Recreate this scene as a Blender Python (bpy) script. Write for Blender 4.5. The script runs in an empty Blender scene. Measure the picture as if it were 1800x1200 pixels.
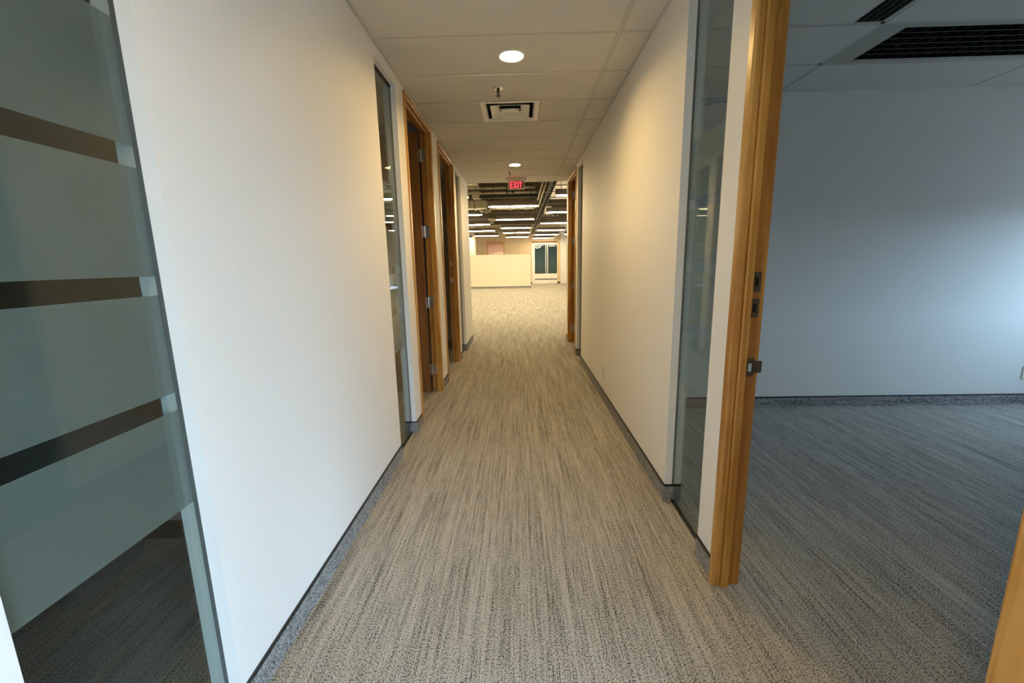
import bpy, bmesh, math, random
from mathutils import Vector, Matrix
random.seed(4)
C = bpy.context.scene.collection
SC = bpy.context.scene

# ------------------------------------------------------------------ camera
H = 1.3334
F_PX, PITCH, YAW, ROLL = 744.12, -0.1847, 0.022, 0.0192
cam_d = bpy.data.cameras.new('camera')
cam_d.sensor_width = 36.0
cam_d.lens = F_PX / 1800.0 * 36.0
cam_d.clip_start = 0.02
cam_d.clip_end = 200
cam = bpy.data.objects.new('camera', cam_d)
C.objects.link(cam)
cy, sy, cp, sp = math.cos(YAW), math.sin(YAW), math.cos(PITCH), math.sin(PITCH)
fwd = Vector((-sy * cp, cy * cp, sp))
right = Vector((cy, sy, 0))
up = right.cross(fwd)
cr, sr = math.cos(ROLL), math.sin(ROLL)
r2 = right * cr - up * sr
u2 = up * cr + right * sr
m = Matrix((r2, u2, -fwd)).transposed().to_4x4()
m.translation = Vector((0, 0, H))
cam.matrix_world = m
SC.camera = cam

# ------------------------------------------------------------------ exposure, sky
SC.view_settings.view_transform = 'Standard'
SC.view_settings.look = 'None'
SC.view_settings.gamma = 1.0
SC.view_settings.use_curve_mapping = False
SC.view_settings.exposure = 1.25

SKY = 9.3           # overcast sky seen by the windows of the right-hand office
SKY_COL = (0.48, 0.74, 1.0, 1)
DOWN = 205.0        # corridor downlights
PEND = 43.0         # linear pendants of the open office
WARM_DOWN = (1.0, 0.67, 0.27, 1)
WARM_PEND = (1.0, 0.79, 0.45, 1)

w = bpy.data.worlds.new('overcast_sky')
SC.world = w
w.use_nodes = True
nt = w.node_tree
nt.nodes.clear()
wo = nt.nodes.new('ShaderNodeOutputWorld')
bg = nt.nodes.new('ShaderNodeBackground')
tc = nt.nodes.new('ShaderNodeTexCoord')
sx = nt.nodes.new('ShaderNodeSeparateXYZ')
rp = nt.nodes.new('ShaderNodeValToRGB')
nt.links.new(tc.outputs['Generated'], sx.inputs[0])
nt.links.new(sx.outputs['Z'], rp.inputs[0])
rp.color_ramp.elements[0].position = 0.0
rp.color_ramp.elements[0].color = (0.10, 0.12, 0.14, 1)
rp.color_ramp.elements[1].position = 0.02
rp.color_ramp.elements[1].color = SKY_COL
nt.links.new(rp.outputs[0], bg.inputs['Color'])
bg.inputs['Strength'].default_value = SKY
nt.links.new(bg.outputs[0], wo.inputs[0])

# sampling portals in the window openings (they emit nothing themselves)
def portal(loc, rz, sx_, sy_):
    pl = bpy.data.lights.new('window_portal', 'AREA')
    pl.shape = 'RECTANGLE'
    pl.size, pl.size_y = sx_, sy_
    pl.cycles.is_portal = True
    po = bpy.data.objects.new('window_portal', pl)
    C.objects.link(po)
    po.location = loc
    po.rotation_euler = (math.radians(90), 0, rz)
portal((5.19, 2.85, 1.275), math.radians(90), 1.0, 1.05)      # right-hand office, faces -X
portal((2.175, -1.69, 1.16), math.radians(180), 2.45, 2.08) # bay behind the camera, faces +Y

# ------------------------------------------------------------------ materials
def new_mat(name):
    mt = bpy.data.materials.new(name)
    mt.use_nodes = True
    t = mt.node_tree
    t.nodes.clear()
    out = t.nodes.new('ShaderNodeOutputMaterial')
    return mt, t, out

def lk(t, a, b): t.links.new(a, b)

def plain(name, col, rough=0.5, metal=0.0, spec=0.5, bump=0.0, bscale=200, var=0.0, vscale=3, emit=None, estr=0):
    mt, t, out = new_mat(name)
    b = t.nodes.new('ShaderNodeBsdfPrincipled')
    b.inputs['Base Color'].default_value = (*col, 1)
    b.inputs['Roughness'].default_value = rough
    b.inputs['Metallic'].default_value = metal
    b.inputs['Specular IOR Level'].default_value = spec
    if emit:
        b.inputs['Emission Color'].default_value = emit
        b.inputs['Emission Strength'].default_value = estr
    tc = t.nodes.new('ShaderNodeTexCoord')
    if var:
        n = t.nodes.new('ShaderNodeTexNoise')
        n.inputs['Scale'].default_value = vscale
        n.inputs['Detail'].default_value = 4
        lk(t, tc.outputs['Object'], n.inputs['Vector'])
        r = t.nodes.new('ShaderNodeValToRGB')
        r.color_ramp.elements[0].color = tuple(c * (1 - var) for c in col) + (1,)
        r.color_ramp.elements[1].color = tuple(min(1, c * (1 + var)) for c in col) + (1,)
        r.color_ramp.elements[0].position = 0.3
        r.color_ramp.elements[1].position = 0.7
        lk(t, n.outputs['Fac'], r.inputs[0])
        lk(t, r.outputs[0], b.inputs['Base Color'])
    if bump:
        n = t.nodes.new('ShaderNodeTexNoise')
        n.inputs['Scale'].default_value = bscale
        n.inputs['Detail'].default_value = 2
        lk(t, tc.outputs['Object'], n.inputs['Vector'])
        bp = t.nodes.new('ShaderNodeBump')
        bp.inputs['Strength'].default_value = bump
        bp.inputs['Distance'].default_value = 0.002
        lk(t, n.outputs['Fac'], bp.inputs['Height'])
        lk(t, bp.outputs[0], b.inputs['Normal'])
    lk(t, b.outputs[0], out.inputs[0])
    return mt

def carpet_mat(name, light, dark, streak_axis='Y', cscale=1.0, contrast=1.0):
    mt, t, out = new_mat(name)
    b = t.nodes.new('ShaderNodeBsdfPrincipled')
    b.inputs['Roughness'].default_value = 1.0
    b.inputs['Specular IOR Level'].default_value = 0.05
    tc = t.nodes.new('ShaderNodeTexCoord')
    def noise(vec, detail=2.0, rough=0.5):
        mp = t.nodes.new('ShaderNodeMapping')
        mp.inputs['Scale'].default_value = vec
        lk(t, tc.outputs['Object'], mp.inputs['Vector'])
        n = t.nodes.new('ShaderNodeTexNoise')
        n.inputs['Scale'].default_value = 1.0
        n.inputs['Detail'].default_value = detail
        n.inputs['Roughness'].default_value = rough
        lk(t, mp.outputs[0], n.inputs['Vector'])
        return n.outputs['Fac']
    if streak_axis == 'Y':
        s1, s2, s3, g = (85, 1.7, 85), (150, 10, 150), (14, 1.0, 14), (230, 165, 230)
    else:
        s1, s2, s3, g = (2, 62, 62), (9, 130, 130), (1, 14, 14), (120, 170, 170)
    a, c_, d, e = noise(s1, 3), noise(s2, 2), noise(s3, 2), noise(g, 1.5)
    def math_(op, x, y):
        n = t.nodes.new('ShaderNodeMath'); n.operation = op
        for i, v in enumerate((x, y)):
            if isinstance(v, (int, float)): n.inputs[i].default_value = v
            else: lk(t, v, n.inputs[i])
        return n.outputs[0]
    v = math_('MULTIPLY', a, 0.27)
    v = math_('ADD', v, math_('MULTIPLY', c_, 0.18))
    v = math_('ADD', v, math_('MULTIPLY', d, 0.11))
    v = math_('ADD', v, math_('MULTIPLY', e, 0.66))
    r = t.nodes.new('ShaderNodeValToRGB')
    el = r.color_ramp.elements
    el[0].position, el[0].color = 0.495, (*dark, 1)
    el[1].position, el[1].color = 0.745, (*light, 1)
    mid = el.new(0.595)
    mid.color = tuple(0.42 * x + 0.58 * y for x, y in zip(dark, light)) + (1,)
    lk(t, v, r.inputs[0])
    lk(t, r.outputs[0], b.inputs['Base Color'])
    bp = t.nodes.new('ShaderNodeBump')
    bp.inputs['Strength'].default_value = 0.55
    bp.inputs['Distance'].default_value = 0.004
    lk(t, math_('ADD', math_('MULTIPLY', e, 0.8), math_('MULTIPLY', a, 0.3)), bp.inputs['Height'])
    lk(t, bp.outputs[0], b.inputs['Normal'])
    lk(t, b.outputs[0], out.inputs[0])
    return mt

def wood_mat(name, c1, c2, rough=0.35, axis='Z', knots=0.25):
    mt, t, out = new_mat(name)
    b = t.nodes.new('ShaderNodeBsdfPrincipled')
    b.inputs['Roughness'].default_value = rough
    tc = t.nodes.new('ShaderNodeTexCoord')
    mp = t.nodes.new('ShaderNodeMapping')
    mp.inputs['Scale'].default_value = {'Z': (38, 38, 1.6), 'Y': (38, 1.6, 38), 'X': (1.6, 38, 38)}[axis]
    lk(t, tc.outputs['Object'], mp.inputs['Vector'])
    n = t.nodes.new('ShaderNodeTexNoise')
    n.inputs['Scale'].default_value = 1.0
    n.inputs['Detail'].default_value = 6
    n.inputs['Distortion'].default_value = 0.6
    lk(t, mp.outputs[0], n.inputs['Vector'])
    mp2 = t.nodes.new('ShaderNodeMapping')
    mp2.inputs['Scale'].default_value = {'Z': (9, 9, 4), 'Y': (9, 4, 9), 'X': (4, 9, 9)}[axis]
    lk(t, tc.outputs['Object'], mp2.inputs['Vector'])
    n2 = t.nodes.new('ShaderNodeTexNoise')
    n2.inputs['Scale'].default_value = 1.0
    n2.inputs['Detail'].default_value = 3
    lk(t, mp2.outputs[0], n2.inputs['Vector'])
    mx = t.nodes.new('ShaderNodeMath'); mx.operation = 'MULTIPLY_ADD'
    lk(t, n2.outputs['Fac'], mx.inputs[0]); mx.inputs[1].default_value = knots * 2
    lk(t, n.outputs['Fac'], mx.inputs[2])
    r = t.nodes.new('ShaderNodeValToRGB')
    r.color_ramp.elements[0].position = 0.45 + knots * 0.6
    r.color_ramp.elements[0].color = (*c1, 1)
    r.color_ramp.elements[1].position = 0.62 + knots * 1.1
    r.color_ramp.elements[1].color = (*c2, 1)
    lk(t, mx.outputs[0], r.inputs[0])
    lk(t, r.outputs[0], b.inputs['Base Color'])
    lk(t, b.outputs[0], out.inputs[0])
    return mt

def glass_mat(name, tint, refl=1.0):
    mt, t, out = new_mat(name)
    tr = t.nodes.new('ShaderNodeBsdfTransparent')
    tr.inputs['Color'].default_value = (*tint, 1)
    gl = t.nodes.new('ShaderNodeBsdfGlossy')
    gl.inputs['Roughness'].default_value = 0.0
    lw = t.nodes.new('ShaderNodeLayerWeight')
    lw.inputs['Blend'].default_value = 0.5
    pw = t.nodes.new('ShaderNodeMath'); pw.operation = 'POWER'
    lk(t, lw.outputs['Facing'], pw.inputs[0]); pw.inputs[1].default_value = 5.0
    ma = t.nodes.new('ShaderNodeMath'); ma.operation = 'MULTIPLY_ADD'
    lk(t, pw.outputs[0], ma.inputs[0]); ma.inputs[1].default_value = 0.92 * refl; ma.inputs[2].default_value = 0.045 * refl
    mx = t.nodes.new('ShaderNodeMixShader')
    lk(t, ma.outputs[0], mx.inputs[0]); lk(t, tr.outputs[0], mx.inputs[1]); lk(t, gl.outputs[0], mx.inputs[2])
    lk(t, mx.outputs[0], out.inputs[0])
    return mt

def film_mat(name):
    mt, t, out = new_mat(name)
    rf = t.nodes.new('ShaderNodeBsdfRefraction')
    rf.inputs['Color'].default_value = (0.66, 0.70, 0.68, 1)
    rf.inputs['Roughness'].default_value = 0.22
    rf.inputs['IOR'].default_value = 1.28
    tl = t.nodes.new('ShaderNodeBsdfTranslucent')
    tl.inputs['Color'].default_value = (0.82, 0.86, 0.84, 1)
    df = t.nodes.new('ShaderNodeBsdfDiffuse')
    df.inputs['Color'].default_value = (0.66, 0.69, 0.68, 1)
    m1 = t.nodes.new('ShaderNodeMixShader'); m1.inputs[0].default_value = 0.66
    lk(t, rf.outputs[0], m1.inputs[1]); lk(t, tl.outputs[0], m1.inputs[2])
    m2 = t.nodes.new('ShaderNodeMixShader'); m2.inputs[0].default_value = 0.27
    lk(t, m1.outputs[0], m2.inputs[1]); lk(t, df.outputs[0], m2.inputs[2])
    lk(t, m2.outputs[0], out.inputs[0])
    return mt

def emit_mat(name, col, s):
    mt, t, out = new_mat(name)
    e = t.nodes.new('ShaderNodeEmission')
    e.inputs['Color'].default_value = col
    e.inputs['Strength'].default_value = s
    lk(t, e.outputs[0], out.inputs[0])
    return mt

M = dict(
    wall=plain('white_wall_paint', (0.86, 0.85, 0.82), 0.55, spec=0.3, bump=0.12, bscale=260),
    taupe=plain('shaded_taupe_wall', (0.42, 0.37, 0.34), 0.6, spec=0.3, bump=0.1, bscale=260),  # brown of the unlit offices put into the wall colour
    office=plain('cream_wall_paint', (0.74, 0.70, 0.60), 0.6, spec=0.3, bump=0.1, bscale=200),
    tan=plain('tan_wall_paint', (0.62, 0.50, 0.36), 0.6, spec=0.3),
    pink=plain('pink_beige_paint', (0.72, 0.52, 0.42), 0.6, spec=0.3),
    carpet=carpet_mat('loop_carpet', (0.57, 0.54, 0.485), (0.065, 0.062, 0.058)),
    base=carpet_mat('carpet_base', (0.42, 0.42, 0.415), (0.06, 0.06, 0.06), 'X'),
    seal=plain('grey_silicone', (0.10, 0.11, 0.105), 0.5),
    wood2=wood_mat('honey_maple_stop', (0.56, 0.295, 0.066), (0.38, 0.165, 0.028), 0.34),
    wood3=wood_mat('honey_maple_jamb', (0.46, 0.225, 0.046), (0.30, 0.120, 0.020), 0.36),
    black=plain('black_edge', (0.012, 0.012, 0.012), 0.6),
    tile=plain('mineral_tile', (0.70, 0.68, 0.63), 0.9, spec=0.1, bump=0.35, bscale=420, var=0.03, vscale=90),
    tee=plain('ceiling_tee', (0.56, 0.545, 0.51), 0.5),  # darker than the tiles: shade of the recessed grid is in the colour
    wood=wood_mat('honey_maple', (0.60, 0.33, 0.085), (0.40, 0.175, 0.034), 0.32),
    leaf=wood_mat('door_veneer', (0.25, 0.105, 0.024), (0.19, 0.075, 0.015), 0.42, knots=0.1),
    steel=plain('brushed_steel', (0.62, 0.60, 0.56), 0.32, metal=1.0),
    bronze=plain('aged_strike_metal', (0.085, 0.065, 0.042), 0.45, metal=0.35),
    hole=plain('dark_hole', (0.008, 0.007, 0.006), 0.9),
    chrome=plain('chrome', (0.85, 0.85, 0.83), 0.06, metal=1.0),
    cream=plain('cream_enamel', (0.76, 0.72, 0.63), 0.4),
    whitemetal=plain('white_enamel', (0.80, 0.79, 0.76), 0.4),
    enamel=plain('diffuser_enamel', (0.86, 0.84, 0.78), 0.35),
    can=plain('lamp_reflector', (0.90, 0.86, 0.78), 0.35),
    lens=emit_mat('downlight_lens', WARM_DOWN, DOWN),
    tube=emit_mat('pendant_lens', WARM_PEND, PEND),
    housing=plain('grey_brown_housing', (0.16, 0.135, 0.115), 0.5),
    deck=plain('dark_deck', (0.105, 0.085, 0.055), 0.9, var=0.25, vscale=2),
    duct=plain('galvanised_duct', (0.30, 0.27, 0.19), 0.45, metal=0.25, var=0.15, vscale=5),
    pipe=plain('painted_pipe', (0.38, 0.33, 0.23), 0.5),
    blackmetal=plain('black_metal', (0.02, 0.018, 0.015), 0.5),
    glass=glass_mat('clear_glass', (0.82, 0.86, 0.84)),
    darkglass=glass_mat('far_glass', (0.72, 0.80, 0.80)),
    film=film_mat('frosted_film'),
    louver=plain('dark_louver', (0.030, 0.032, 0.033), 0.35, metal=0.4),
    troffer=plain('troffer_frame', (0.42, 0.42, 0.38), 0.5),
    slot=plain('slot_black', (0.05, 0.055, 0.05), 0.7),
    outlet=plain('ivory_plastic', (0.78, 0.74, 0.64), 0.35),
    exitface=plain('exit_face', (0.20, 0.16, 0.12), 0.5),
    red=emit_mat('exit_red', (1.0, 0.035, 0.05, 1), 1.6),
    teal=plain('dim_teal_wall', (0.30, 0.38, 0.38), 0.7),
    panel=emit_mat('far_room_fill', (1.0, 0.80, 0.58, 1), 9.0),
    panel2=emit_mat('glazed_room_fill', (0.80, 0.95, 1.0, 1), 1.6),
)

# ------------------------------------------------------------------ mesh helpers
class MB:
    def __init__(self): self.bm = bmesh.new()
    def box(self, a, b, bev=0.0):
        x0, x1 = sorted((a[0], b[0])); y0, y1 = sorted((a[1], b[1])); z0, z1 = sorted((a[2], b[2]))
        vs = [self.bm.verts.new(p) for p in ((x0,y0,z0),(x1,y0,z0),(x1,y1,z0),(x0,y1,z0),(x0,y0,z1),(x1,y0,z1),(x1,y1,z1),(x0,y1,z1))]
        fs = [self.bm.faces.new([vs[i] for i in f]) for f in ((0,3,2,1),(4,5,6,7),(0,1,5,4),(1,2,6,5),(2,3,7,6),(3,0,4,7))]
        if bev:
            es = list({e for f in fs for e in f.edges})
            bmesh.ops.bevel(self.bm, geom=es, offset=bev, segments=2, affect='EDGES', profile=0.6)
        return self
    def lathe(self, c, prof, axis='Z', n=24, cap=True):
        """revolve (radius, height) pairs about an axis through c"""
        rings = []
        for r, h in prof:
            ring = []
            for i in range(n):
                a = 2 * math.pi * i / n
                p = (r * math.cos(a), r * math.sin(a), h)
                if axis == 'X': p = (p[2], p[0], p[1])
                elif axis == 'Y': p = (p[0], p[2], p[1])
                ring.append(self.bm.verts.new((c[0]+p[0], c[1]+p[1], c[2]+p[2])))
            rings.append(ring)
        for a, b in zip(rings, rings[1:]):
            for i in range(n):
                self.bm.faces.new((a[i], a[(i+1) % n], b[(i+1) % n], b[i]))
        if cap:
            self.bm.faces.new(rings[0][::-1]); self.bm.faces.new(rings[-1])
        return self
    def tube(self, p0, p1, r, n=12):
        p0, p1 = Vector(p0), Vector(p1)
        d = p1 - p0
        q = d.to_track_quat('Z', 'Y')
        rings = []
        for p in (p0, p1):
            rings.append([self.bm.verts.new(p + q @ Vector((r*math.cos(2*math.pi*i/n), r*math.sin(2*math.pi*i/n), 0))) for i in range(n)])
        a, b = rings
        for i in range(n): self.bm.faces.new((a[i], a[(i+1) % n], b[(i+1) % n], b[i]))
        self.bm.faces.new(a[::-1]); self.bm.faces.new(b)
        return self
    def prism(self, pts, axis, lo, hi):
        """extrude a 2D outline: axis Z -> pts are (x,y); axis Y -> (x,z); axis X -> (y,z)"""
        def P(u, v, w):
            return {'Z': (u, v, w), 'Y': (u, w, v), 'X': (w, u, v)}[axis]
        a = [self.bm.verts.new(P(u, v, lo)) for u, v in pts]
        b = [self.bm.verts.new(P(u, v, hi)) for u, v in pts]
        n = len(pts)
        for i in range(n): self.bm.faces.new((a[i], a[(i+1) % n], b[(i+1) % n], b[i]))
        self.bm.faces.new(a[::-1]); self.bm.faces.new(b)
        return self
    def frustum(self, c0, s0, z0, s1, z1, cap=True):
        """square ring/pyramid section centred at c0: half sizes s0 at z0 to s1 at z1"""
        def ring(s, z): return [self.bm.verts.new((c0[0]+i*s[0], c0[1]+j*s[1], z)) for i, j in ((-1,-1),(1,-1),(1,1),(-1,1))]
        a, b = ring(s0, z0), ring(s1, z1)
        for i in range(4): self.bm.faces.new((a[i], a[(i+1) % 4], b[(i+1) % 4], b[i]))
        if cap: self.bm.faces.new(b)
        return self
    def build(self, name, mat, parent=None, smooth=False, origin=None):
        bmesh.ops.recalc_face_normals(self.bm, faces=self.bm.faces)
        me = bpy.data.meshes.new(name)
        self.bm.to_mesh(me); self.bm.free()
        me.materials.append(M[mat])
        if smooth:
            for p in me.polygons: p.use_smooth = True
        o = bpy.data.objects.new(name, me)
        C.objects.link(o)
        if parent is not None:
            o.parent = parent
            if parent.type == 'EMPTY':
                # meshes are written in world coordinates: shift into the parent's frame
                root = parent
                off = Vector(root.location)
                me.transform(Matrix.Translation(-off))
            elif 'off' in parent:
                me.transform(Matrix.Translation(-Vector(parent['off'])))
        return o

def struct(o): o['kind'] = 'structure'; return o
def tag(o, label, cat, group=None):
    o['label'] = label; o['category'] = cat
    if group: o['group'] = group
    return o
def empty(name, loc):
    o = bpy.data.objects.new(name, None); C.objects.link(o)
    o.location = loc; o.empty_display_size = 0.1
    return o
def thing(name, loc, label, cat, group=None): return tag(empty(name, loc), label, cat, group)
def sgroup(name, loc): return struct(empty(name, loc))
def sub(parent, mb, name, mat, smooth=False):
    """sub-part: child of a mesh part; its mesh is written in world space"""
    o = mb.build(name, mat, None, smooth)
    root = parent.parent
    if root is not None and root.type == 'EMPTY':
        o.data.transform(Matrix.Translation(-Vector(root.location)))
    o.parent = parent
    return o
def copy_tree(o, loc, label=None, group=None):
    c = o.copy(); C.objects.link(c); c.location = loc
    if label: c['label'] = label
    if group: c['group'] = group
    for ch in list(o.children):
        d = ch.copy(); C.objects.link(d); d.parent = c
        for g in list(ch.children):
            e = g.copy(); C.objects.link(e); e.parent = d
    return c

# ------------------------------------------------------------------ dimensions
WL, WLB = -0.847, -0.936        # left corridor wall, its back face
WR, WRB = 0.790, 0.879          # right corridor wall
CZ = 2.629                      # ceiling
YE = 7.31                       # corridor meets the open office
Y0 = -2.6                       # corridor end behind the camera
TEE0, MOD = 2.727, 0.508        # first visible cross tee, module
GH = 2.555                      # head of the glass slots
DT = 2.597                      # top of the door frames
BH = 0.098                      # carpet base height
RX, RY = 5.2, 3.71              # right-hand office: window wall, far wall

# ------------------------------------------------------------------ floor
fl = MB().box((-6.5, Y0 - 0.1, -0.05), (RX + 0.1, 29.6, 0.0)).build('floor', 'carpet'); struct(fl)

# ------------------------------------------------------------------ walls of the corridor
def wall_strip(name, x0, x1, solids, heads, mat='wall'):
    mb = MB()
    for a, b in solids: mb.box((x0, a, 0), (x1, b, CZ))
    for a, b, z in heads: mb.box((x0, a, z), (x1, b, CZ))
    return struct(mb.build(name, mat))
GL = [(0.581, 1.034), (2.753, 3.194), (5.928, 6.416)]      # glass slots, left
DL = [(3.385, 4.362), (4.703, 5.722)]                      # doors, left
LS = [(Y0, 0.581), (1.034, 2.753), (3.194, 3.385), (4.362, 4.703), (5.722, 5.928), (6.416, YE)]
wall_strip('wall_left', WLB, WL, LS, [(a, b, GH) for a, b in GL] + [(a, b, DT) for a, b in DL])
GR = [(1.749, 2.196), (5.510, 5.955)]
DR = [(0.549, 1.592), (6.085, 7.035)]
RS = [(0.30, 0.549), (1.592, 1.749), (2.196, 5.510), (5.955, 6.085), (7.035, YE)]
wall_strip('wall_right', WR, WRB, RS, [(a, b, GH) for a, b in GR] + [(a, b, DT) for a, b in DR])
BX0, BX1, BZ0, BZ1, BY = 0.95, 3.4, 0.12, 2.2, -1.7          # window of the bay behind and to the right of the camera
struct(MB().box((WLB, Y0 - 0.1, 0), (WRB, Y0, CZ + 0.25)).build('wall_back', 'wall'))
struct(MB().box((WR, Y0, 0), (WRB, BY, CZ)).box((WRB, BY - 0.1, 0), (BX0, BY, CZ + 0.25)).box((BX1, BY - 0.1, 0), (3.6, BY, CZ + 0.25)).box((BX0, BY - 0.1, 0), (BX1, BY, BZ0)).box((BX0, BY - 0.1, BZ1), (BX1, BY, CZ + 0.25)).build('wall_bay_window_side', 'wall'))
struct(MB().box((3.5, BY, 0), (3.6, 0.30, CZ + 0.25)).build('wall_bay_side', 'wall'))
g9 = sgroup('window_8', ((BX0 + BX1)/2, BY, BZ0))
for k in range(3):
    xm = BX0 + (BX1 - BX0)*k/2
    MB().box((xm - 0.025, BY - 0.08, BZ0), (xm + 0.025, BY - 0.02, BZ1)).build('mullion', 'whitemetal', g9)

# carpet base with a black edge: runs along every wall piece and returns round its ends
def base_along(name, face, side, segs, back, returns=True):
    t = 0.007
    mb, cb = MB(), MB()
    for a, b in segs:
        x1 = face + side * t
        for m_, z0, z1, e in ((mb, 0, BH - 0.008, 0), (cb, BH - 0.008, BH + 0.001, 0.0015)):
            m_.box((face, a, z0), (face + side * (t + e), b, z1))
            if returns:
                m_.box((face + side * t, a - t - e, z0), (back, a, z1))
                m_.box((face + side * t, b, z0), (back, b + t + e, z1))
    o = struct(mb.build(name, 'base'))
    sub_o = cb.build('edge_strip', 'black'); sub_o.parent = o
    return o
base_along('baseboard_left', WL, 1, [(1.034, 2.753), (3.194, 3.378), (5.73, 5.928), (6.416, YE), (Y0, 0.581)], WLB)
base_along('baseboard_right', WR, -1, [(2.196, 5.510), (5.955, 6.078), (7.043, YE)], WRB)
mbx, cbx = MB(), MB()
for x, s, a, b in ((WL, 1, 4.370, 4.695), (WR, -1, 1.60, 1.749), (WR, -1, 0.30, 0.545)):
    mbx.box((x, a, 0), (x + s*0.007, b, BH - 0.008)); cbx.box((x, a, BH - 0.008), (x + s*0.0085, b, BH + 0.001))
ob = struct(mbx.build('baseboard_pier', 'base')); c2 = cbx.build('edge_strip', 'black'); c2.parent = ob

# ------------------------------------------------------------------ glass slots with frosted film
FILM = [(0.713, 0.973), (1.020, 1.270), (1.317, 1.567), (1.615, 1.883)]
def glass_slot(n, xg, side, a, b):
    """xg: centre of the pane; side: +1 when the office behind lies at larger x"""
    g = sgroup('window_%d' % n, (xg, (a + b) / 2, 0))
    MB().box((xg - 0.005, a, 0.012), (xg + 0.005, b, GH - 0.012)).build('pane', 'glass', g)
    for y_, s_ in ((a, 1), (b, -1)):
        MB().box((xg - 0.0056, y_ - s_*0.0004, 0.012), (xg + 0.0056, y_ + s_*0.0016, GH - 0.014)).build('edge_seal', 'seal', g)
    for z0, z1 in FILM:
        MB().box((xg + side * 0.0062, a + 0.001, z0), (xg + side * 0.0072, b - 0.001, z1)).build('film', 'film', g)
    MB().box((xg - 0.009, a, 0.0), (xg + 0.009, b, 0.012)).build('floor_channel', 'black', g)
    MB().box((xg - 0.009, a, GH - 0.014), (xg + 0.009, b, GH)).build('head_channel', 'black', g)
    return g
for i, (a, b) in enumerate(GL): glass_slot(i + 1, -0.889, -1, a, b)
for i, (a, b) in enumerate(GR): glass_slot(i + 4, 0.835, 1, a, b)

# ------------------------------------------------------------------ door frames
def door_frame(n, face, side, a, b, latch_far, casing=0.036, near=None):
    """side: +1 when the office lies at larger x. face: corridor wall plane."""
    g = sgroup('door_%d' % n, (face, (a + b) / 2, 0))
    xf = face - side * 0.012               # proud of the wall
    x1 = face + side * 0.018               # first step
    x2 = face + side * 0.045               # stop
    x3 = face + side * 0.096               # back of the rabbet
    c = casing
    def jamb(y, s, c=casing):
        # s = +1: the opening lies towards smaller y; three boards: casing, stop, jamb
        cas = [(xf, y), (xf, y - s*(c - 0.007)), (xf + side*0.003, y - s*(c - 0.002)), (xf + side*0.008, y - s*c), (x1 - side*0.002, y - s*c), (x1 - side*0.002, y)]
        stp = [(x1 + side*0.001, y - s*(c - 0.012)), (x1 + side*0.001, y - s*(c + 0.006)), (x1 + side*0.006, y - s*(c + 0.012)), (x2, y - s*(c + 0.012)), (x2, y - s*(c - 0.012))]
        jmb = [(x1 - side*0.002, y), (x1 - side*0.002, y - s*(c - 0.006)), (x3, y - s*(c - 0.006)), (x3, y)]
        MB().prism(cas, 'Z', 0, DT).build('casing', 'wood', g)
        MB().prism(stp, 'Z', 0, DT - c + 0.006).build('door_stop', 'wood2', g)
        return MB().prism(jmb, 'Z', 0, DT)
    jn = jamb(a, -1, near or casing).build('jamb', 'wood3', g)
    jf = jamb(b, 1).build('jamb', 'wood3', g)
    MB().prism([(xf, DT), (xf, DT - c + 0.007), (xf + side*0.003, DT - c + 0.002), (xf + side*0.008, DT - c), (x1 - side*0.002, DT - c), (x1 - side*0.002, DT)], 'Y', a + c, b - c).build('casing', 'wood', g)
    MB().prism([(x1 + side*0.001, DT - c + 0.012), (x1 + side*0.001, DT - c - 0.006), (x1 + side*0.006, DT - c - 0.012), (x2, DT - c - 0.012), (x2, DT - c + 0.012)], 'Y', a + c + 0.012, b - c - 0.012).build('door_stop', 'wood2', g)
    MB().box((x1 - side*0.002, a + c - 0.006, DT - c + 0.006), (x3, b - c + 0.006, DT)).build('head', 'wood3', g)
    return g, jn, jf
def hinge(parent, x, y, z, side, sy_):
    """butt hinge on the jamb face: leaf plate, knuckle and screw heads"""
    mb = MB().box((x, y, z - 0.056), (x + side*0.044, y - sy_*0.003, z + 0.056))
    o = sub(parent, mb, 'hinge', 'steel')
    return o

d1, j1n, j1f = door_frame(1, WR, 1, 0.549, 1.592, True, 0.036, 0.070)
# strike plates on the far jamb of the near right-hand door
ys = 1.592 - 0.030
def strike(z0, z1, lip=False):
    mb = MB()
    x0, x1 = 0.8395, 0.8705
    yb, yf = ys + 0.001, ys - 0.0022
    hx0, hx1 = x0 + 0.009, x1 - 0.009
    zc = (z0 + z1) / 2
    hz0, hz1 = zc - 0.016, zc + 0.016
    mb.box((x0, yb, z0), (x1, yf, hz0)); mb.box((x0, yb, hz1), (x1, yf, z1))
    mb.box((x0, yb, hz0), (hx0, yf, hz1)); mb.box((hx1, yb, hz0), (x1, yf, hz1))
    for zz in (z0 + 0.008, z1 - 0.008):
        mb.lathe(((x0 + x1)/2, yf, zz), [(0.0045, 0), (0.003, -0.0012)], 'Y', 10)
    if lip: mb.box((x1, yb, hz0 - 0.004), (0.8985, yf - 0.003, hz1 + 0.008), 0.001)
    o = sub(j1f, mb, 'strike_plate', 'bronze')
    if lip:
        o['label'] = 'latch strike plate with a projecting lip'
        o2 = MB().box((hx0, yf - 0.0003, hz0), (hx1, yf - 0.0018, hz1)); o3 = sub(j1f, o2, 'latch_plate', 'chrome')
    else:
        o2 = MB().box((hx0, yb, hz0), (hx1, yf + 0.0012, hz1)); sub(j1f, o2, 'bolt_hole', 'hole')
strike(1.212, 1.283); strike(1.118, 1.186); strike(0.894, 0.964, True)

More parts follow.
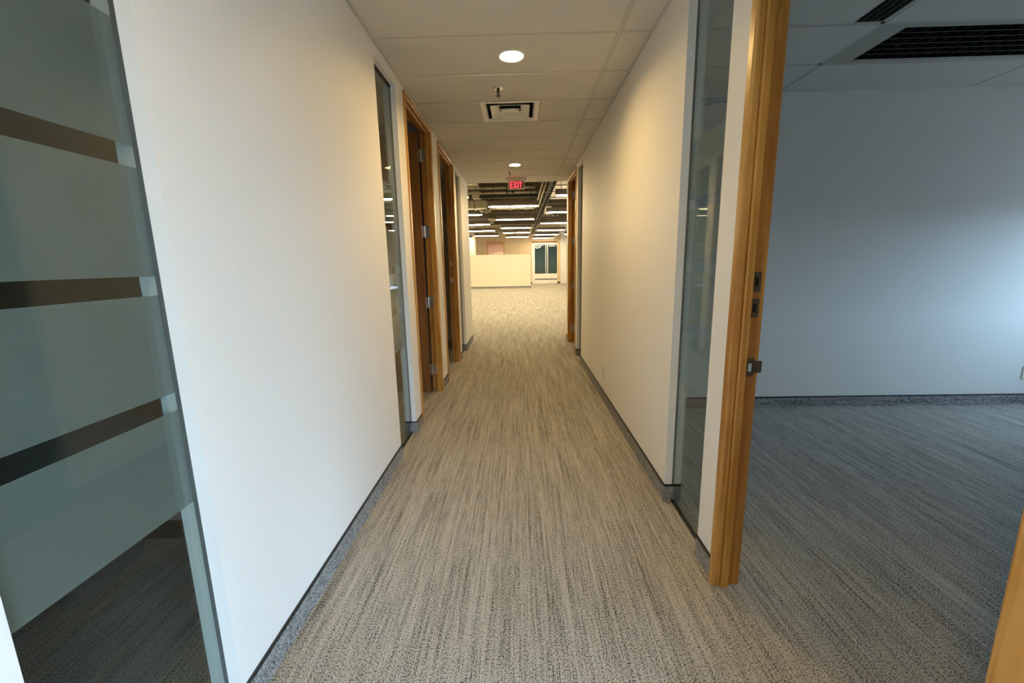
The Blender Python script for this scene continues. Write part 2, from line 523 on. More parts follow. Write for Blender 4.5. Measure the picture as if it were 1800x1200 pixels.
def leaf(g, hx, hy, side, width, edge=0.044, handle_dir=1):
    """door swung 90 degrees into the office: stands square to the wall just inside the hinge jamb"""
    x0 = hx; x1 = hx + side * width
    y1 = hy; y0 = hy - edge
    lf = MB().box((x0, y0, 0.008), (x1, y1, 2.56), 0.0015).build('door_leaf', 'leaf', g)
    mb = MB()
    zx = x1 - side * 0.07
    for s, yy in ((-1, y0), (1, y1)):
        mb.lathe((zx, yy, 1.0), [(0.026, 0), (0.026, s*0.008), (0.011, s*0.010), (0.011, s*0.05)], 'Y', 16)
        mb.tube((zx, yy + s*0.05, 1.0), (zx - side*0.115, yy + s*0.05, 1.0), 0.0095)
    sub(lf, mb, 'lever_handle', 'steel', True)
    return lf
def hinges(g, lf, jb, x, y, side):
    for z in (2.36, 1.648, 0.943, 0.239):
        mb = MB()
        mb.box((x - side*0.004, y, z - 0.056), (x - side*0.044, y - 0.0025, z + 0.056))           # plate on the jamb
        mb.lathe((x + side*0.004, y - 0.006, z), [(0.006, -0.057), (0.007, -0.055), (0.007, 0.055), (0.006, 0.057)], 'Z', 12)
        mb.box((x + side*0.004, y - 0.004, z - 0.056), (x + side*0.030, y - 0.020, z + 0.056))
        for dz in (-0.042, -0.014, 0.014, 0.042):
            mb.lathe((x - side*(0.016 + 0.014*(abs(dz) > 0.03)), y - 0.0025, z + dz), [(0.0045, 0), (0.003, -0.0012)], 'Y', 8)
        sub(jb, mb, 'hinge', 'steel')

d2, j2n, j2f = door_frame(2, WL, -1, 3.385, 4.362, False)
lf2 = leaf(d2, -0.962, 4.330, -1, 0.90)
hinges(d2, lf2, j2f, -0.938, 4.362 - 0.030, -1)
d3, j3n, j3f = door_frame(3, WL, -1, 4.703, 5.722, True)
lf3 = MB().box((-1.80, 4.70, 0.008), (-0.945, 4.744, 2.56), 0.0015).build('door_leaf', 'leaf', d3)
for z0, z1 in ((1.30, 1.36), (1.085, 1.145)):
    mb = MB().box((-0.897, 5.6925, z0), (-0.928, 5.689, z1), 0.0008)
    sub(j3f, mb, 'strike_plate', 'steel')
d4, j4n, j4f = door_frame(4, WR, 1, 6.085, 7.035, False)
lf4 = leaf(d4, 0.905, 7.003, 1, 0.87)
hinges(d4, lf4, j4f, 0.881, 7.035 - 0.030, 1)

# ------------------------------------------------------------------ ceilings
ceil = sgroup('ceiling', (0, 0, CZ))
TB = CZ - 0.003        # face of the tees, recessed above the board faces
tile_cache = {}
def tile(x0, x1, y0, y1):
    k = (round(x1 - x0, 3), round(y1 - y0, 3))
    if k not in tile_cache:
        mb = MB().box((-k[0]/2, -k[1]/2, 0), (k[0]/2, k[1]/2, 0.016), 0.002)
        o = mb.build('ceiling_tile', 'tile')
        tile_cache[k] = o.data
    else:
        o = bpy.data.objects.new('ceiling_tile', tile_cache[k]); C.objects.link(o)
    o.parent = ceil
    # lay-in boards never sit perfectly level
    o.location = ((x0 + x1)/2, (y0 + y1)/2, -0.006 + random.uniform(-0.0010, 0.0010))
    o.rotation_euler = (random.uniform(-0.003, 0.003), random.uniform(-0.0008, 0.0008), 0)
def tee(a, b, w_=0.024):
    x0, y0 = a; x1, y1 = b
    if abs(x1 - x0) > abs(y1 - y0): mb = MB().box((x0, y0 - w_/2, TB), (x1, y0 + w_/2, TB + 0.003))
    else: mb = MB().box((x0 - w_/2, y0, TB), (x0 + w_/2, y1, TB + 0.003))
    return mb.build('ceiling_tee', 'tee', ceil)
def holed_tile(x0, x1, y0, y1, hx, hy, r):
    bm = bmesh.new()
    outer = [bm.verts.new(p) for p in ((x0, y0, 0), (x1, y0, 0), (x1, y1, 0), (x0, y1, 0))]
    inner = [bm.verts.new((hx + r*math.cos(2*math.pi*i/32), hy + r*math.sin(2*math.pi*i/32), 0)) for i in range(32)]
    es = [bm.edges.new((lp[i], lp[(i + 1) % len(lp)])) for lp in (outer, inner) for i in range(len(lp))]
    bmesh.ops.triangle_fill(bm, edges=es, use_beauty=True)
    ex_ = bmesh.ops.extrude_face_region(bm, geom=list(bm.faces))
    bmesh.ops.translate(bm, verts=[v for v in ex_['geom'] if isinstance(v, bmesh.types.BMVert)], vec=(0, 0, 0.016))
    mb = MB(); mb.bm.free(); mb.bm = bm
    o = mb.build('ceiling_tile', 'tile'); o.parent = ceil; o.location = (0, 0, -0.006)
HOLES = [(-0.034, 2.984), (-0.049, 6.05), (-0.02, -0.08)]
rows = [TEE0 + MOD*i for i in range(-11, 10)]
ys_c = [y for y in rows if Y0 < y < YE]
XT = 0.593
G = 0.0145
edges = [Y0] + ys_c + [YE]
WA = 0.020
VENT_ROW = (3.743, 4.251)
for y0, y1 in zip(edges, edges[1:]):
    if abs(y0 - VENT_ROW[0]) < 0.02:
        tile(WL + WA, -0.318, y0 + G, y1 - G); tile(0.188, XT - G, y0 + G, y1 - G)
    else:
        hole = [h for h in HOLES if y0 < h[1] < y1]
        if hole: holed_tile(WL + WA, XT - G, y0 + G, y1 - G, hole[0][0], hole[0][1], 0.073)
        else: tile(WL + WA, XT - G, y0 + G, y1 - G)
    tile(XT + G, WR - WA, y0 + G, y1 - G)
for y in ys_c: tee((WL, y), (XT - 0.012, y)); tee((XT + 0.012, y), (WR, y))
tee((XT, Y0), (XT, YE))
for x, s in ((WL, 1), (WR, -1)):
    MB().box((x, Y0, TB - 0.001), (x + s*0.022, YE, TB + 0.003)).build('wall_angle', 'tee', ceil)
# right-hand office
XR = [WRB, 2.075, 3.560, RX]
ys_r = [y for y in rows if Y0 < y < RY - 0.1]
er = [Y0] + ys_r + [RY]
for i, (x0, x1) in enumerate(zip(XR, XR[1:])):
    for y0, y1 in zip(er, er[1:]):
        if i == 1 and abs(y0 - 2.727) < 0.02: continue            # louvre sits here
        if i == 0 and abs(y1 - 2.727) < 0.02:
            tile(x0 + G, 1.90, y0 + G, y1 - G); continue          # black slot sits here
        tile(x0 + G, x1 - G, y0 + G, y1 - G)
for y in ys_r: tee((WRB, y), (RX, y))
for x in XR[1:3]: tee((x, Y0), (x, RY))
MB().box((WRB, RY - 0.022, TB - 0.001), (RX, RY, TB + 0.003)).build('wall_angle', 'tee', ceil)
# plain lids over the tile grid and over the dim offices
mb = MB().box((-4.0, Y0 - 0.1, CZ + 0.03), (WLB, YE, CZ + 0.28)).box((WLB, Y0 - 0.1, CZ + 0.25), (RX + 0.1, YE, CZ + 0.28)).box((WRB, RY + 0.1, CZ), (4.0, YE, CZ + 0.03))
mb.build('ceiling_lid', 'tile', ceil)

# ------------------------------------------------------------------ right-hand office shell
mb = MB().box((WRB, RY, 0), (RX + 0.1, RY + 0.1, CZ + 0.25)); struct(mb.build('wall_right_office_far', 'wall'))
mb = MB().box((WRB, 0.30, 0), (RX + 0.1, 0.40, CZ + 0.25)); struct(mb.build('wall_right_office_back', 'wall'))
WZ0, WZ1, WY0, WY1 = 0.75, 1.80, 2.35, 3.35
mb = MB().box((RX, 0.30, 0), (RX + 0.1, RY, WZ0)).box((RX, 0.30, WZ1), (RX + 0.1, RY, CZ + 0.25)).box((RX, 0.30, WZ0), (RX + 0.1, WY0, WZ1)).box((RX, WY1, WZ0), (RX + 0.1, RY, WZ1))
struct(mb.build('wall_window_side', 'wall'))
g6 = sgroup('window_6', (RX, 0.5, WZ0))
for k in range(5):
    y = WY0 + (WY1 - WY0) * k / 4
    MB().box((RX + 0.02, y - 0.03, WZ0), (RX + 0.08, y + 0.03, WZ1)).build('mullion', 'whitemetal', g6)
for z in (WZ0, WZ1 - 0.05):
    MB().box((RX + 0.02, WY0, z), (RX + 0.08, WY1, z + 0.05)).build('rail', 'whitemetal', g6)
o = struct(MB().box((WRB, RY - 0.007, 0), (RX, RY, BH - 0.008)).build('baseboard_right_office', 'base'))
e = MB().box((WRB, RY - 0.0085, BH - 0.008), (RX, RY, BH + 0.001)).build('edge_strip', 'black'); e.parent = o
# ------------------------------------------------------------------ dim offices left and right
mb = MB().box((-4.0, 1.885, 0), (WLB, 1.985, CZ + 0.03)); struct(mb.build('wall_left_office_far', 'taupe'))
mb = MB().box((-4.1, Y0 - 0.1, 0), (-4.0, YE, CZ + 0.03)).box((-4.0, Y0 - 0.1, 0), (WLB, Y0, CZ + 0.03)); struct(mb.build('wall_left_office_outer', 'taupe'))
mb = MB().box((-4.0, 4.48, 0), (WLB, 4.56, CZ + 0.03)); struct(mb.build('wall_left_office_party', 'taupe'))  # toned down in colour so the room behind the door stays dark
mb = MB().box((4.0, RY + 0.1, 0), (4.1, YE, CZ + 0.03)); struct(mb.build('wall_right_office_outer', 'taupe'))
o = struct(MB().box((-4.0, 1.878, 0), (WLB, 1.885, BH)).build('baseboard_left_office', 'black'))

# ------------------------------------------------------------------ open office shell
OX0, OX1, OY1, DZ = -6.5, 6.2, 26.6, 3.75
mb = MB().box((OX0, YE, 0), (WLB, YE + 0.1, DZ)).box((WRB, YE, 0), (OX1, YE + 0.1, DZ)).box((WLB, YE, CZ + 0.012), (WRB, YE + 0.02, DZ))
struct(mb.build('wall_office_near', 'office'))
struct(MB().box((OX0 - 0.1, YE, 0), (OX0, OY1, DZ)).build('wall_office_left', 'office'))
struct(MB().box((OX1, YE, 0), (OX1 + 0.1, OY1, DZ)).build('wall_office_right', 'office'))
mb = MB().box((OX0, OY1, 0), (-1.977, OY1 + 0.1, DZ)).box((-1.977, OY1, 2.59), (-0.985, OY1 + 0.1, DZ)).box((-0.985, OY1, 0), (0.74, OY1 + 0.1, DZ))
mb.box((0.74, OY1, 2.57), (2.30, OY1 + 0.1, DZ)).box((2.30, OY1, 0), (OX1, OY1 + 0.1, DZ))
struct(mb.build('wall_office_far', 'tan'))
deck = struct(MB().box((OX0, YE, DZ), (OX1, OY1 + 0.1, DZ + 0.1)).build('ceiling_office', 'deck'))
for y in (8.6, 10.7, 13.4, 16.1, 18.8, 21.5, 24.2):
    b_ = MB().box((OX0, y - 0.11, 3.40), (OX1, y + 0.11, DZ)).build('beam', 'deck'); b_.parent = deck
# far doorway with wooden frame and a pinkish room behind
g7 = sgroup('door_5', (-1.48, OY1, 0))
MB().box((-2.02, OY1 - 0.02, 0), (-1.95, OY1 + 0.08, 2.64)).build('jamb', 'wood', g7)
MB().box((-1.015, OY1 - 0.02, 0), (-0.945, OY1 + 0.08, 2.64)).build('jamb', 'wood', g7)
MB().box((-1.95, OY1 - 0.02, 2.57), (-1.015, OY1 + 0.08, 2.64)).build('head', 'wood', g7)
mb = MB().box((-3.2, 29.4, 0), (0.0, 29.5, 2.7)).box((-3.3, OY1 + 0.1, 0), (-3.2, 29.5, 2.7)).box((0, OY1 + 0.1, 0), (0.1, 29.5, 2.7))
struct(mb.build('wall_far_room', 'pink'))
struct(MB().box((-3.2, OY1 + 0.1, 2.7), (0, 29.4, 2.75)).build('ceiling_far_room', 'tile'))
struct(MB().box((-1.70, 28.9, 0), (-0.2, 29.0, 2.02)).build('wall_far_room_stub', 'tan'))
# far glazed bay
g8 = sgroup('window_7', (1.6, OY1, 0))
MB().box((0.74, OY1 - 0.04, 0.0), (0.915, OY1 + 0.06, 2.47)).build('post', 'whitemetal', g8)
MB().box((0.915, OY1 - 0.02, 2.36), (2.30, OY1 + 0.05, 2.47)).build('rail', 'whitemetal', g8)
MB().box((0.74, OY1 - 0.01, 2.47), (2.30, OY1 + 0.06, 2.57)).build('soffit_panel', 'leaf', g8)
MB().box((1.575, OY1 - 0.02, 0.61), (1.615, OY1 + 0.04, 2.36)).build('mullion', 'whitemetal', g8)
MB().box((1.685, OY1 - 0.02, 0.61), (1.725, OY1 + 0.04, 2.36)).build('mullion', 'whitemetal', g8)
MB().box((2.285, OY1 - 0.02, 0.61), (2.30, OY1 + 0.04, 2.36)).build('mullion', 'whitemetal', g8)
MB().box((0.915, OY1 + 0.005, 0.61), (2.285, OY1 + 0.013, 2.36)).build('pane', 'darkglass', g8)
MB().box((0.915, OY1 - 0.03, 0.30), (2.30, OY1 + 0.06, 0.61)).build('sill_panel', 'whitemetal', g8)
MB().box((0.915, OY1 - 0.01, 0.24), (2.30, OY1 + 0.06, 0.30)).build('dark_strip', 'black', g8)  # plain dark strip between sill panel and plinth
MB().box((0.915, OY1 - 0.03, 0.0), (2.30, OY1 + 0.06, 0.24)).build('plinth', 'whitemetal', g8)
mb = MB().box((0.3, 28.8, 0), (3.2, 28.9, 2.7)).box((0.3, OY1 + 0.1, 0), (0.4, 28.8, 2.7)).box((3.2, OY1 + 0.1, 0), (3.3, 28.9, 2.7)).box((0.3, OY1 + 0.1, 2.7), (3.3, 28.9, 2.75))
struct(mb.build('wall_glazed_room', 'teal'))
o = struct(MB().box((OX0, OY1 - 0.012, 0), (-2.02, OY1, BH)).box((-0.945, OY1 - 0.012, 0), (0.74, OY1, BH)).box((2.30, OY1 - 0.012, 0), (OX1, OY1, BH)).build('baseboard_office', 'black'))
for nm, p_, mt_, lb in (('added_panel_light', (-1.5, 27.9, 2.70), 'panel', 'added glowing ceiling panel brightening the pinkish room behind the far wooden doorway'),
                        ('added_panel_light', (1.7, 27.6, 2.70), 'panel2', 'added dim ceiling panel lifting the glazed bay at the far end')):
    t_ = thing(nm, p_, lb, 'ceiling light')  # glowing panels added to brighten the two far rooms
    x_, y_, z_ = p_
    MB().box((x_ - 0.62, y_ - 0.32, z_ - 0.03), (x_ + 0.62, y_ + 0.32, z_)).build('frame', 'whitemetal', t_)
    MB().box((x_ - 0.58, y_ - 0.28, z_ - 0.034), (x_ + 0.58, y_ + 0.28, z_ - 0.03)).build('diffuser', mt_, t_)
# pale pier right of the glazed bay, column on the left
tag(MB().box((2.48, OY1 - 0.25, 0), (3.2, OY1 - 0.013, DZ)).build('pier', 'whitemetal'), 'pale grey-white wall pier right of the far window bay', 'pier')
tag(MB().box((-3.08, 24.3, 0), (-2.50, 24.9, DZ), 0.01).build('column', 'office'), 'square cream column standing behind the low partition at its left end', 'column')

# low partition in front of the far wall
pt = thing('low_partition', (-1.1, 22.45, 0), 'half-height cream partition wall standing across the open office', 'partition')
MB().box((-3.9, 22.4, 0.0), (0.557, 22.52, 1.735), 0.004).build('panel', 'office', pt)
MB().box((-3.9, 22.39, 0.0), (0.567, 22.40, 0.105)).box((0.557, 22.39, 0.0), (0.567, 22.52, 0.105)).build('base_strip', 'base', pt)

# ------------------------------------------------------------------ linear pendants of the open office
def pendant(loc):
    x, y, z = loc
    t = thing('linear_pendant', loc, '', 'pendant light', 'linear pendant lights of the open office')
    hl = 0.625
    prof = [(y - 0.075, z + 0.01), (y + 0.075, z + 0.01), (y + 0.075, z + 0.06), (y + 0.045, z + 0.13), (y - 0.045, z + 0.13), (y - 0.075, z + 0.06)]
    MB().prism(prof, 'X', x - hl, x + hl).build('housing', 'housing', t)
    pl_ = [(x - hl + 0.01, y), (x - hl + 0.13, y - 0.062), (x + hl - 0.13, y - 0.062), (x + hl - 0.01, y), (x + hl - 0.13, y + 0.062), (x - hl + 0.13, y + 0.062)]
    MB().prism(pl_, 'Z', z - 0.006, z + 0.012).build('lens', 'tube', t)
    for s in (-1, 1):
        MB().tube((x + s*0.5, y, z + 0.13), (x + s*0.5, y, DZ), 0.006, 6).build('suspension_rod', 'blackmetal', t)
    return t
ORD = ['nearest', 'second', 'third', 'fourth', 'fifth', 'sixth', 'seventh']
PZ = 2.695
ROWS = [(-0.137, [10.95, 14.25, 17.7, 20.5, 24.0], 'middle row seen through the corridor opening'),
        (1.39, [9.35, 12.45, 15.87, 19.3, 22.45, 25.6], 'row just right of the cable tray'),
        (-1.69, [9.35, 12.7, 15.9, 19.0, 22.4], 'row left of the middle row'),
        (2.92, [14.25, 17.7, 22.3], 'outer right row'),
        (-3.24, [10.95, 14.25, 17.7, 20.5, 24.0], 'outer left row')]
proto = None
for x, yy, rn in ROWS:
    for k, y in enumerate(yy):
        lb = 'linear pendant light with glowing lens, %s of the %s' % (ORD[k], rn)
        if proto is None:
            p_ = proto = pendant((x, y, PZ)); proto['label'] = lb
        else:
            p_ = copy_tree(proto, (x, y, PZ), lb)
        if abs(x - 1.39) < 0.01 and y < 10:          # the nearest one on the right hangs from the wide duct
            for ch in p_.children:
                if ch.name.startswith('suspension_rod'):
                    ch.data = ch.data.copy()
                    for v in ch.data.vertices:
                        if v.co.z > 0.5: v.co.z = 3.001 - PZ

# ------------------------------------------------------------------ services under the office deck
def pipe(name, p0, p1, r, mat, label, cat='pipe', flanges=()):
    t = thing(name, p0, label, cat)
    MB().tube(p0, p1, r).build('pipe_run', mat, t, True)
    a, b = Vector(p0), Vector(p1)
    d = (b - a)
    for k in (0.2, 0.5, 0.8):
        c = a + d * k
        MB().tube(c - d.normalized()*0.02, c + d.normalized()*0.02, r*1.35).build('clamp', 'blackmetal', t)
        MB().tube(c, (c.x, c.y, DZ), 0.006, 6).build('hanger', 'blackmetal', t)
    return t
pipe('sprinkler_pipe', (-3.2, 11.5, 3.235), (0.42, 11.5, 3.235), 0.030, 'pipe', 'upper of two pale pipes crossing the dark ceiling above the first pendant')
pipe('sprinkler_pipe', (-3.2, 11.6, 3.130), (0.42, 11.6, 3.130), 0.026, 'pipe', 'lower of two pale pipes crossing the dark ceiling above the first pendant')
pipe('conduit', (0.47, 7.8, 2.86), (0.47, 12.5, 2.86), 0.018, 'pipe', 'thin pale conduit running left of the black cable tray')
pipe('conduit', (0.54, 7.8, 2.86), (0.54, 12.5, 2.86), 0.018, 'pipe', 'thin pale conduit running tight against the black cable tray')
pipe('branch_pipe', (-1.2, 16.6, 2.93), (0.55, 16.6, 2.93), 0.045, 'pipe', 'pale pipe crossing behind the second pendant of the middle row')
pipe('branch_pipe', (0.72, 14.0, 2.79), (1.25, 14.0, 2.79), 0.04, 'duct', 'short pale pipe stub right of the cable tray')
# cable tray: two rails and rungs
ct = thing('cable_tray', (0.655, 8.0, 2.78), 'black cable tray running away down the open office ceiling', 'cable tray')
for x in (0.615, 0.695): MB().box((x - 0.008, 7.5, 2.76), (x + 0.008, 23.0, 2.83)).build('rail', 'blackmetal', ct)
rung = None
for k in range(38):
    y = 7.6 + 0.4*k
    if rung is None: rung = MB().box((0.615, y - 0.012, 2.765), (0.695, y + 0.012, 2.78)).build('rung', 'blackmetal', ct)
    else:
        r_ = rung.copy(); C.objects.link(r_); r_.location = (0, 0.4*k, 0); r_.parent = ct
for y in (8.4, 11.6, 14.8, 18.0, 20.8): MB().tube((0.655, y, 2.77), (0.655, y, DZ), 0.008, 6).build('suspension_rod', 'blackmetal', ct)
# strut rail above the first pendant
st = thing('strut_rail', (-0.6, 11.25, 2.98), 'black strut rail hung directly above the first middle pendant', 'rail')
MB().box((-2.2, 11.22, 2.95), (0.50, 11.28, 3.03)).build('channel', 'blackmetal', st)
for x in (-1.9, -0.9, 0.3): MB().tube((x, 11.25, 3.03), (x, 11.25, DZ), 0.01, 6).build('threaded_rod', 'blackmetal', st)
jb = thing('junction_box', (-1.07, 11.0, 2.98), 'grey-green junction box with cover hung left of the strut rail', 'box')
MB().box((-1.15, 10.92, 2.90), (-0.99, 11.08, 3.06), 0.004).build('body', 'housing', jb)
MB().box((-1.16, 10.905, 2.895), (-0.98, 10.92, 3.07), 0.002).build('cover', 'duct', jb)
MB().tube((-1.07, 11.0, 3.06), (-1.07, 11.0, DZ), 0.012, 8).build('rod', 'blackmetal', jb)

def duct(name, a, b, label, axis, nfl, mat='duct'):
    c = [(i + j)/2 for i, j in zip(a, b)]
    t = thing(name, (c[0], c[1], a[2]), label, 'duct')
    MB().box(a, b, 0.004).build('duct_body', mat, t)
    for k in range(nfl):
        f = (k + 0.5) / nfl
        i = 'XYZ'.index(axis)
        lo, hi = [v - 0.018 for v in a], [v + 0.018 for v in b]
        p = a[i] + (b[i] - a[i]) * f
        lo[i], hi[i] = p - 0.02, p + 0.02
        MB().box(lo, hi).build('flange', 'housing', t)
    for f in (0.15, 0.85):
        i = 'XYZ'.index(axis)
        p = [c[0], c[1], b[2]]
        p[i] = a[i] + (b[i] - a[i]) * f
        MB().tube(p, (p[0], p[1], DZ), 0.01, 6).build('hanger', 'blackmetal', t)
    return t
duct('supply_duct', (0.80, 7.75, 3.02), (2.9, 12.2, 3.36), 'wide pale supply duct overhead right of the cable tray', 'Y', 5, 'cream')
duct('cross_duct', (-1.0, 12.95, 2.915), (0.45, 13.35, 3.10), 'pale cross duct between the first and second middle pendants', 'X', 3)
duct('side_duct', (-3.4, 12.0, 2.80), (-0.90, 12.3, 3.0), 'grey-brown duct at the left edge above the second left pendant', 'X', 4)
duct('return_duct', (-1.25, 9.6, 3.075), (-0.93, 10.5, 3.18), 'short pale duct end at the top left of the office ceiling', 'Y', 2)
duct('long_duct', (-3.0, 17.0, 2.86), (-1.0, 17.35, 3.05), 'dark duct crossing behind the third left pendant', 'X', 3, 'housing')
duct('far_duct', (-1.4, 22.7, 2.90), (0.5, 23.0, 3.12), 'far pale duct above the low partition with dark slots', 'X', 2)
vb = thing('terminal_box', (0.69, 13.2, 2.74), 'pale square terminal box hung beside the cable tray', 'box')
MB().box((0.75, 13.1, 2.75), (0.96, 13.45, 2.95), 0.006).build('body', 'cream', vb)
MB().tube((0.855, 13.27, 2.95), (0.855, 13.27, DZ), 0.012, 8).build('rod', 'blackmetal', vb)
MB().lathe((0.96, 13.27, 2.85), [(0.07, 0), (0.07, 0.12), (0.06, 0.14)], 'X', 16).build('spigot', 'duct', vb, True)
sn = thing('hanging_sensor', (-0.13, 10.0, 2.9), 'small round black sensor hanging on a rod below the exit sign', 'sensor')
MB().lathe((-0.13, 10.0, 2.90), [(0.01, -0.035), (0.03, -0.025), (0.038, 0.0), (0.03, 0.025), (0.01, 0.035)], 'Z', 16).build('head', 'blackmetal', sn, True)
MB().tube((-0.13, 10.0, 2.93), (-0.13, 10.0, DZ), 0.014, 8).build('rod', 'blackmetal', sn)
fx = thing('flexible_duct', (-0.95, 12.3, 2.75), 'flexible ribbed duct looping down at the left of the second pendant', 'duct')
mb = MB()
pts = [Vector((-0.95 + 0.22*math.cos(a), 12.5, 3.0 + 0.22*math.sin(a))) for a in [math.pi*(0.5 + 0.08*i) for i in range(16)]]
for i, (p, q) in enumerate(zip(pts, pts[1:])): mb.tube(p, q, 0.055 if i % 2 else 0.062, 12)
mb.build('hose', 'duct', fx, True)
MB().tube((-0.95, 12.5, 3.22), (-0.95, 12.5, DZ), 0.012, 8).build('rod', 'blackmetal', fx)

# ------------------------------------------------------------------ corridor fittings
def downlight(loc, label):
    x, y, z = loc
    t = thing('downlight', loc, label, 'ceiling light', 'recessed corridor downlights')
    MB().lathe(loc, [(0.0725, 0.004), (0.0725, -0.008), (0.082, -0.0095), (0.088, -0.0065), (0.088, -0.005)], 'Z', 40, False).build('trim_ring', 'whitemetal', t, True)
    MB().lathe(loc, [(0.0722, -0.008), (0.0655, 0.016), (0.063, 0.020)], 'Z', 40, False).build('reflector', 'can', t, True)
    MB().lathe(loc, [(0.0645, 0.014), (0.0645, 0.018)], 'Z', 40).build('lens', 'lens', t)
    return t
dl = downlight((-0.034, 2.984, CZ), 'glowing round downlight nearest the camera, in front of the air diffuser')
copy_tree(dl, (-0.02, -0.08, CZ), 'round downlight above the camera, outside the picture')
copy_tree(dl, (-0.049, 6.05, CZ), 'glowing round downlight deeper in the corridor, just before the exit sign')

def sprinkler(loc, label):
    x, y, z = loc
    t = thing('ceiling_sprinkler', loc, label, 'sprinkler', 'corridor sprinkler heads')
    MB().lathe(loc, [(0.037, -0.004), (0.038, -0.007), (0.033, -0.014), (0.016, -0.017), (0.012, -0.008)], 'Z', 28, False).build('escutcheon', 'chrome', t, True)
    MB().lathe(loc, [(0.010, 0.0), (0.010, -0.022), (0.013, -0.024), (0.013, -0.030), (0.006, -0.034)], 'Z', 16).build('body', 'bronze', t, True)
    MB().tube((x - 0.010, y, z - 0.028), (x - 0.004, y, z - 0.058), 0.0025, 8).tube((x + 0.010, y, z - 0.028), (x + 0.004, y, z - 0.058), 0.0025, 8).tube((x, y, z - 0.03), (x, y, z - 0.058), 0.003, 8).build('frame_arms', 'bronze', t)
    MB().lathe((x, y, z - 0.058), [(0.004, 0.004), (0.009, 0.0), (0.016, -0.003), (0.016, -0.0045), (0.003, -0.005)], 'Z', 20).build('deflector', 'bronze', t, True)
    return t
s1 = sprinkler((-0.144, 3.48, CZ), 'chrome sprinkler head between the near downlight and the air diffuser')
copy_tree(s1, (-0.125, 6.42, CZ), 'sprinkler head just in front of the exit sign')

# square air diffuser: flat pan frame, recessed throat, two nested cones
dfx, dfy = -0.065, 3.997
df = thing('air_diffuser', (dfx, dfy, CZ), 'square cone air diffuser set in the corridor ceiling', 'air vent')
hs = 0.250
cc = (dfx, dfy)
zf = CZ - 0.006
mb = MB()
mb.frustum(cc, (hs, hs), zf, (hs - 0.010, hs - 0.010), zf - 0.003, False)
mb.frustum(cc, (hs - 0.010, hs - 0.010), zf - 0.003, (hs - 0.040, hs - 0.040), zf - 0.001, False)
mb.frustum(cc, (hs - 0.040, hs - 0.040), zf - 0.001, (hs - 0.052, hs - 0.052), zf + 0.012, False)
mb.build('flange', 'enamel', df)
mb = MB()
mb.frustum(cc, (hs - 0.052, hs - 0.052), zf + 0.012, (hs - 0.060, hs - 0.060), zf + 0.085)
mb.build('throat', 'hole', df)
def cone_ring(s_out, s_in, drop, rise):
    m_ = MB()
    m_.frustum(cc, (s_out, s_out), zf - drop, (s_in, s_in), zf + rise, False)
    m_.frustum(cc, (s_out - 0.003, s_out - 0.003), zf - drop - 0.001, (s_out, s_out), zf - drop + 0.002, False)
    return m_
cone_ring(0.166, 0.092, 0.003, 0.036).build('middle_cone', 'enamel', df)
m_ = cone_ring(0.076, 0.045, 0.003, 0.016)
m_.frustum(cc, (0.074, 0.074), zf - 0.003, (0.050, 0.050), zf + 0.010)
m_.build('inner_cone', 'enamel', df)
for sx_ in (-1, 1): MB().tube((dfx + sx_*0.05, dfy, zf + 0.01), (dfx + sx_*0.16, dfy, zf + 0.05), 0.004, 6).build('bracket', 'steel', df)

# exit sign hung from the ceiling
ex = thing('exit_sign', (-0.042, 6.95, CZ), 'ceiling-hung exit sign with glowing red letters', 'exit sign')
MB().box((-0.205, 6.90, CZ - 0.058), (0.125, 7.00, CZ - 0.004), 0.005).build('canopy', 'enamel', ex)
MB().box((-0.172, 6.935, CZ - 0.178), (0.090, 6.965, CZ - 0.058), 0.012).build('frame', 'whitemetal', ex)
fc = MB().box((-0.160, 6.931, CZ - 0.166), (0.078, 6.934, CZ - 0.060)).build('face_plate', 'exitface', ex)
def stroke_letters():
    """EXIT in straight strokes, letter height 0.085"""
    hgt, wd, tk, gap = 0.088, 0.040, 0.013, 0.012
    z0 = CZ - 0.157
    x = -0.139
    yb, yf = 6.931, 6.927
    mb = MB()
    # E
    mb.box((x, yb, z0), (x + tk, yf, z0 + hgt))
    for zz in (z0, z0 + (hgt - tk)/2, z0 + hgt - tk): mb.box((x + tk, yb, zz), (x + wd + 0.004, yf, zz + tk))
    x += wd + 0.004 + gap
    # X
    w_ = 0.052
    for d in (1, -1):
        a0, a1 = (x, x + w_ - tk) if d == 1 else (x + w_ - tk, x)
        mb.prism([(a0, z0), (a0 + tk, z0), (a1 + tk, z0 + hgt), (a1, z0 + hgt)], 'Y', yf, yb)
    x += w_ + gap
    mb.box((x, yb, z0), (x + tk, yf, z0 + hgt)); x += tk + gap
    mb.box((x, yb, z0 + hgt - tk), (x + 0.046, yf, z0 + hgt)); mb.box((x + 0.0165, yb, z0), (x + 0.0295, yf, z0 + hgt - tk))
    return mb
sub(fc, stroke_letters(), 'lettering', 'red')

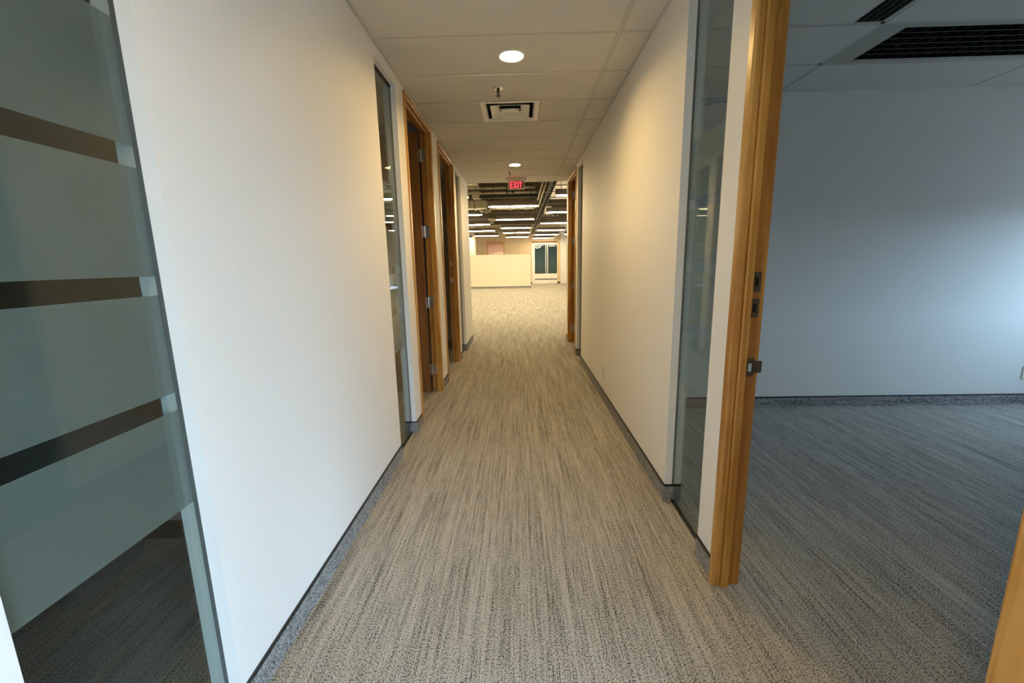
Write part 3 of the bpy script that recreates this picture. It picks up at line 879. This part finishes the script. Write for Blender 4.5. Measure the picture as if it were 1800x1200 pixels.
# duplex outlets
def outlet(name, p, axis, sgn, label):
    x, y, z = p
    t = thing(name, p, label, 'outlet')
    W2, H2, T = 0.035, 0.057, 0.006
    def bx(u0, u1, z0, z1, d0, d1, bev=0.0):
        if axis == 'X': return ((x + sgn*d0, y + u0, z + z0), (x + sgn*d1, y + u1, z + z1))
        return ((x + u0, y + sgn*d0, z + z0), (x + u1, y + sgn*d1, z + z1))
    MB().box(*bx(-W2, W2, -H2, H2, 0, T), 0.002).build('cover_plate', 'outlet', t)
    for dz in (-0.020, 0.020):
        r_ = MB().box(*bx(-0.017, 0.017, dz - 0.014, dz + 0.014, T, T + 0.002), 0.0008).build('receptacle', 'outlet', t)
        mb = MB()
        for u in (-0.0065, 0.0065): mb.box(*bx(u - 0.0012, u + 0.0012, dz - 0.002, dz + 0.007, T + 0.002, T + 0.0024))
        mb.box(*bx(-0.002, 0.002, dz - 0.010, dz - 0.006, T + 0.002, T + 0.0024))
        sub(r_, mb, 'slots', 'hole')
outlet('wall_outlet', (WR, 3.974, 0.279), 'X', -1, 'ivory duplex outlet low on the right corridor wall')
outlet('wall_outlet', (4.455, RY, 0.292), 'Y', -1, 'duplex outlet low on the far wall of the daylit right office')

# ------------------------------------------------------------------ right office ceiling fittings
lv = thing('ceiling_louver', (2.8, 2.98, CZ), 'dark louvred troffer in the ceiling of the right-hand office', 'louver')
lx0, lx1, ly0, ly1 = 2.087, 3.548, 2.739, 3.223
ix0, ix1, iy0, iy1 = 2.255, 3.50, 2.785, 3.185
MB().box((lx0, ly0, TB), (ix0, ly1, CZ + 0.01)).box((ix1, ly0, TB), (lx1, ly1, CZ + 0.01)).box((ix0, ly0, TB), (ix1, iy0, CZ + 0.01)).box((ix0, iy1, TB), (ix1, ly1, CZ + 0.01)).build('frame', 'troffer', lv)
MB().box((ix0, iy0, CZ + 0.085), (ix1, iy1, CZ + 0.09)).box((ix0 - 0.004, iy0, CZ), (ix0, iy1, CZ + 0.09)).box((ix1, iy0, CZ), (ix1 + 0.004, iy1, CZ + 0.09)).box((ix0, iy0 - 0.004, CZ), (ix1, iy0, CZ + 0.09)).box((ix0, iy1, CZ), (ix1, iy1 + 0.004, CZ + 0.09)).build('housing', 'louver', lv)
nb = 6
for k in range(1, nb):
    y = iy0 + (iy1 - iy0)*k/nb
    MB().prism([(y - 0.004, CZ), (y + 0.004, CZ), (y + 0.001, CZ + 0.05), (y - 0.001, CZ + 0.05)], 'X', ix0, ix1).build('slat', 'louver', lv)
for k in range(1, 16):
    x = ix0 + (ix1 - ix0)*k/16
    MB().box((x - 0.0015, iy0, CZ + 0.004), (x + 0.0015, iy1, CZ + 0.05)).build('cross_blade', 'louver', lv)
sd = thing('slot_diffuser', (1.985, 2.4, CZ), 'dark narrow slot diffuser beside the louvred troffer, running towards the camera', 'air vent')
MB().box((1.905, 2.235, CZ + 0.03), (2.062, 2.712, CZ + 0.04)).box((1.905, 2.235, TB + 0.002), (1.912, 2.712, CZ + 0.03)).box((2.055, 2.235, TB + 0.002), (2.062, 2.712, CZ + 0.03)).box((1.912, 2.235, TB + 0.002), (2.055, 2.242, CZ + 0.03)).box((1.912, 2.705, TB + 0.002), (2.055, 2.712, CZ + 0.03)).build('casing', 'slot', sd)
for k in range(3):
    x = 1.945 + 0.038*k
    MB().box((x - 0.003, 2.242, CZ), (x + 0.003, 2.705, CZ + 0.028)).build('vane', 'slot', sd)
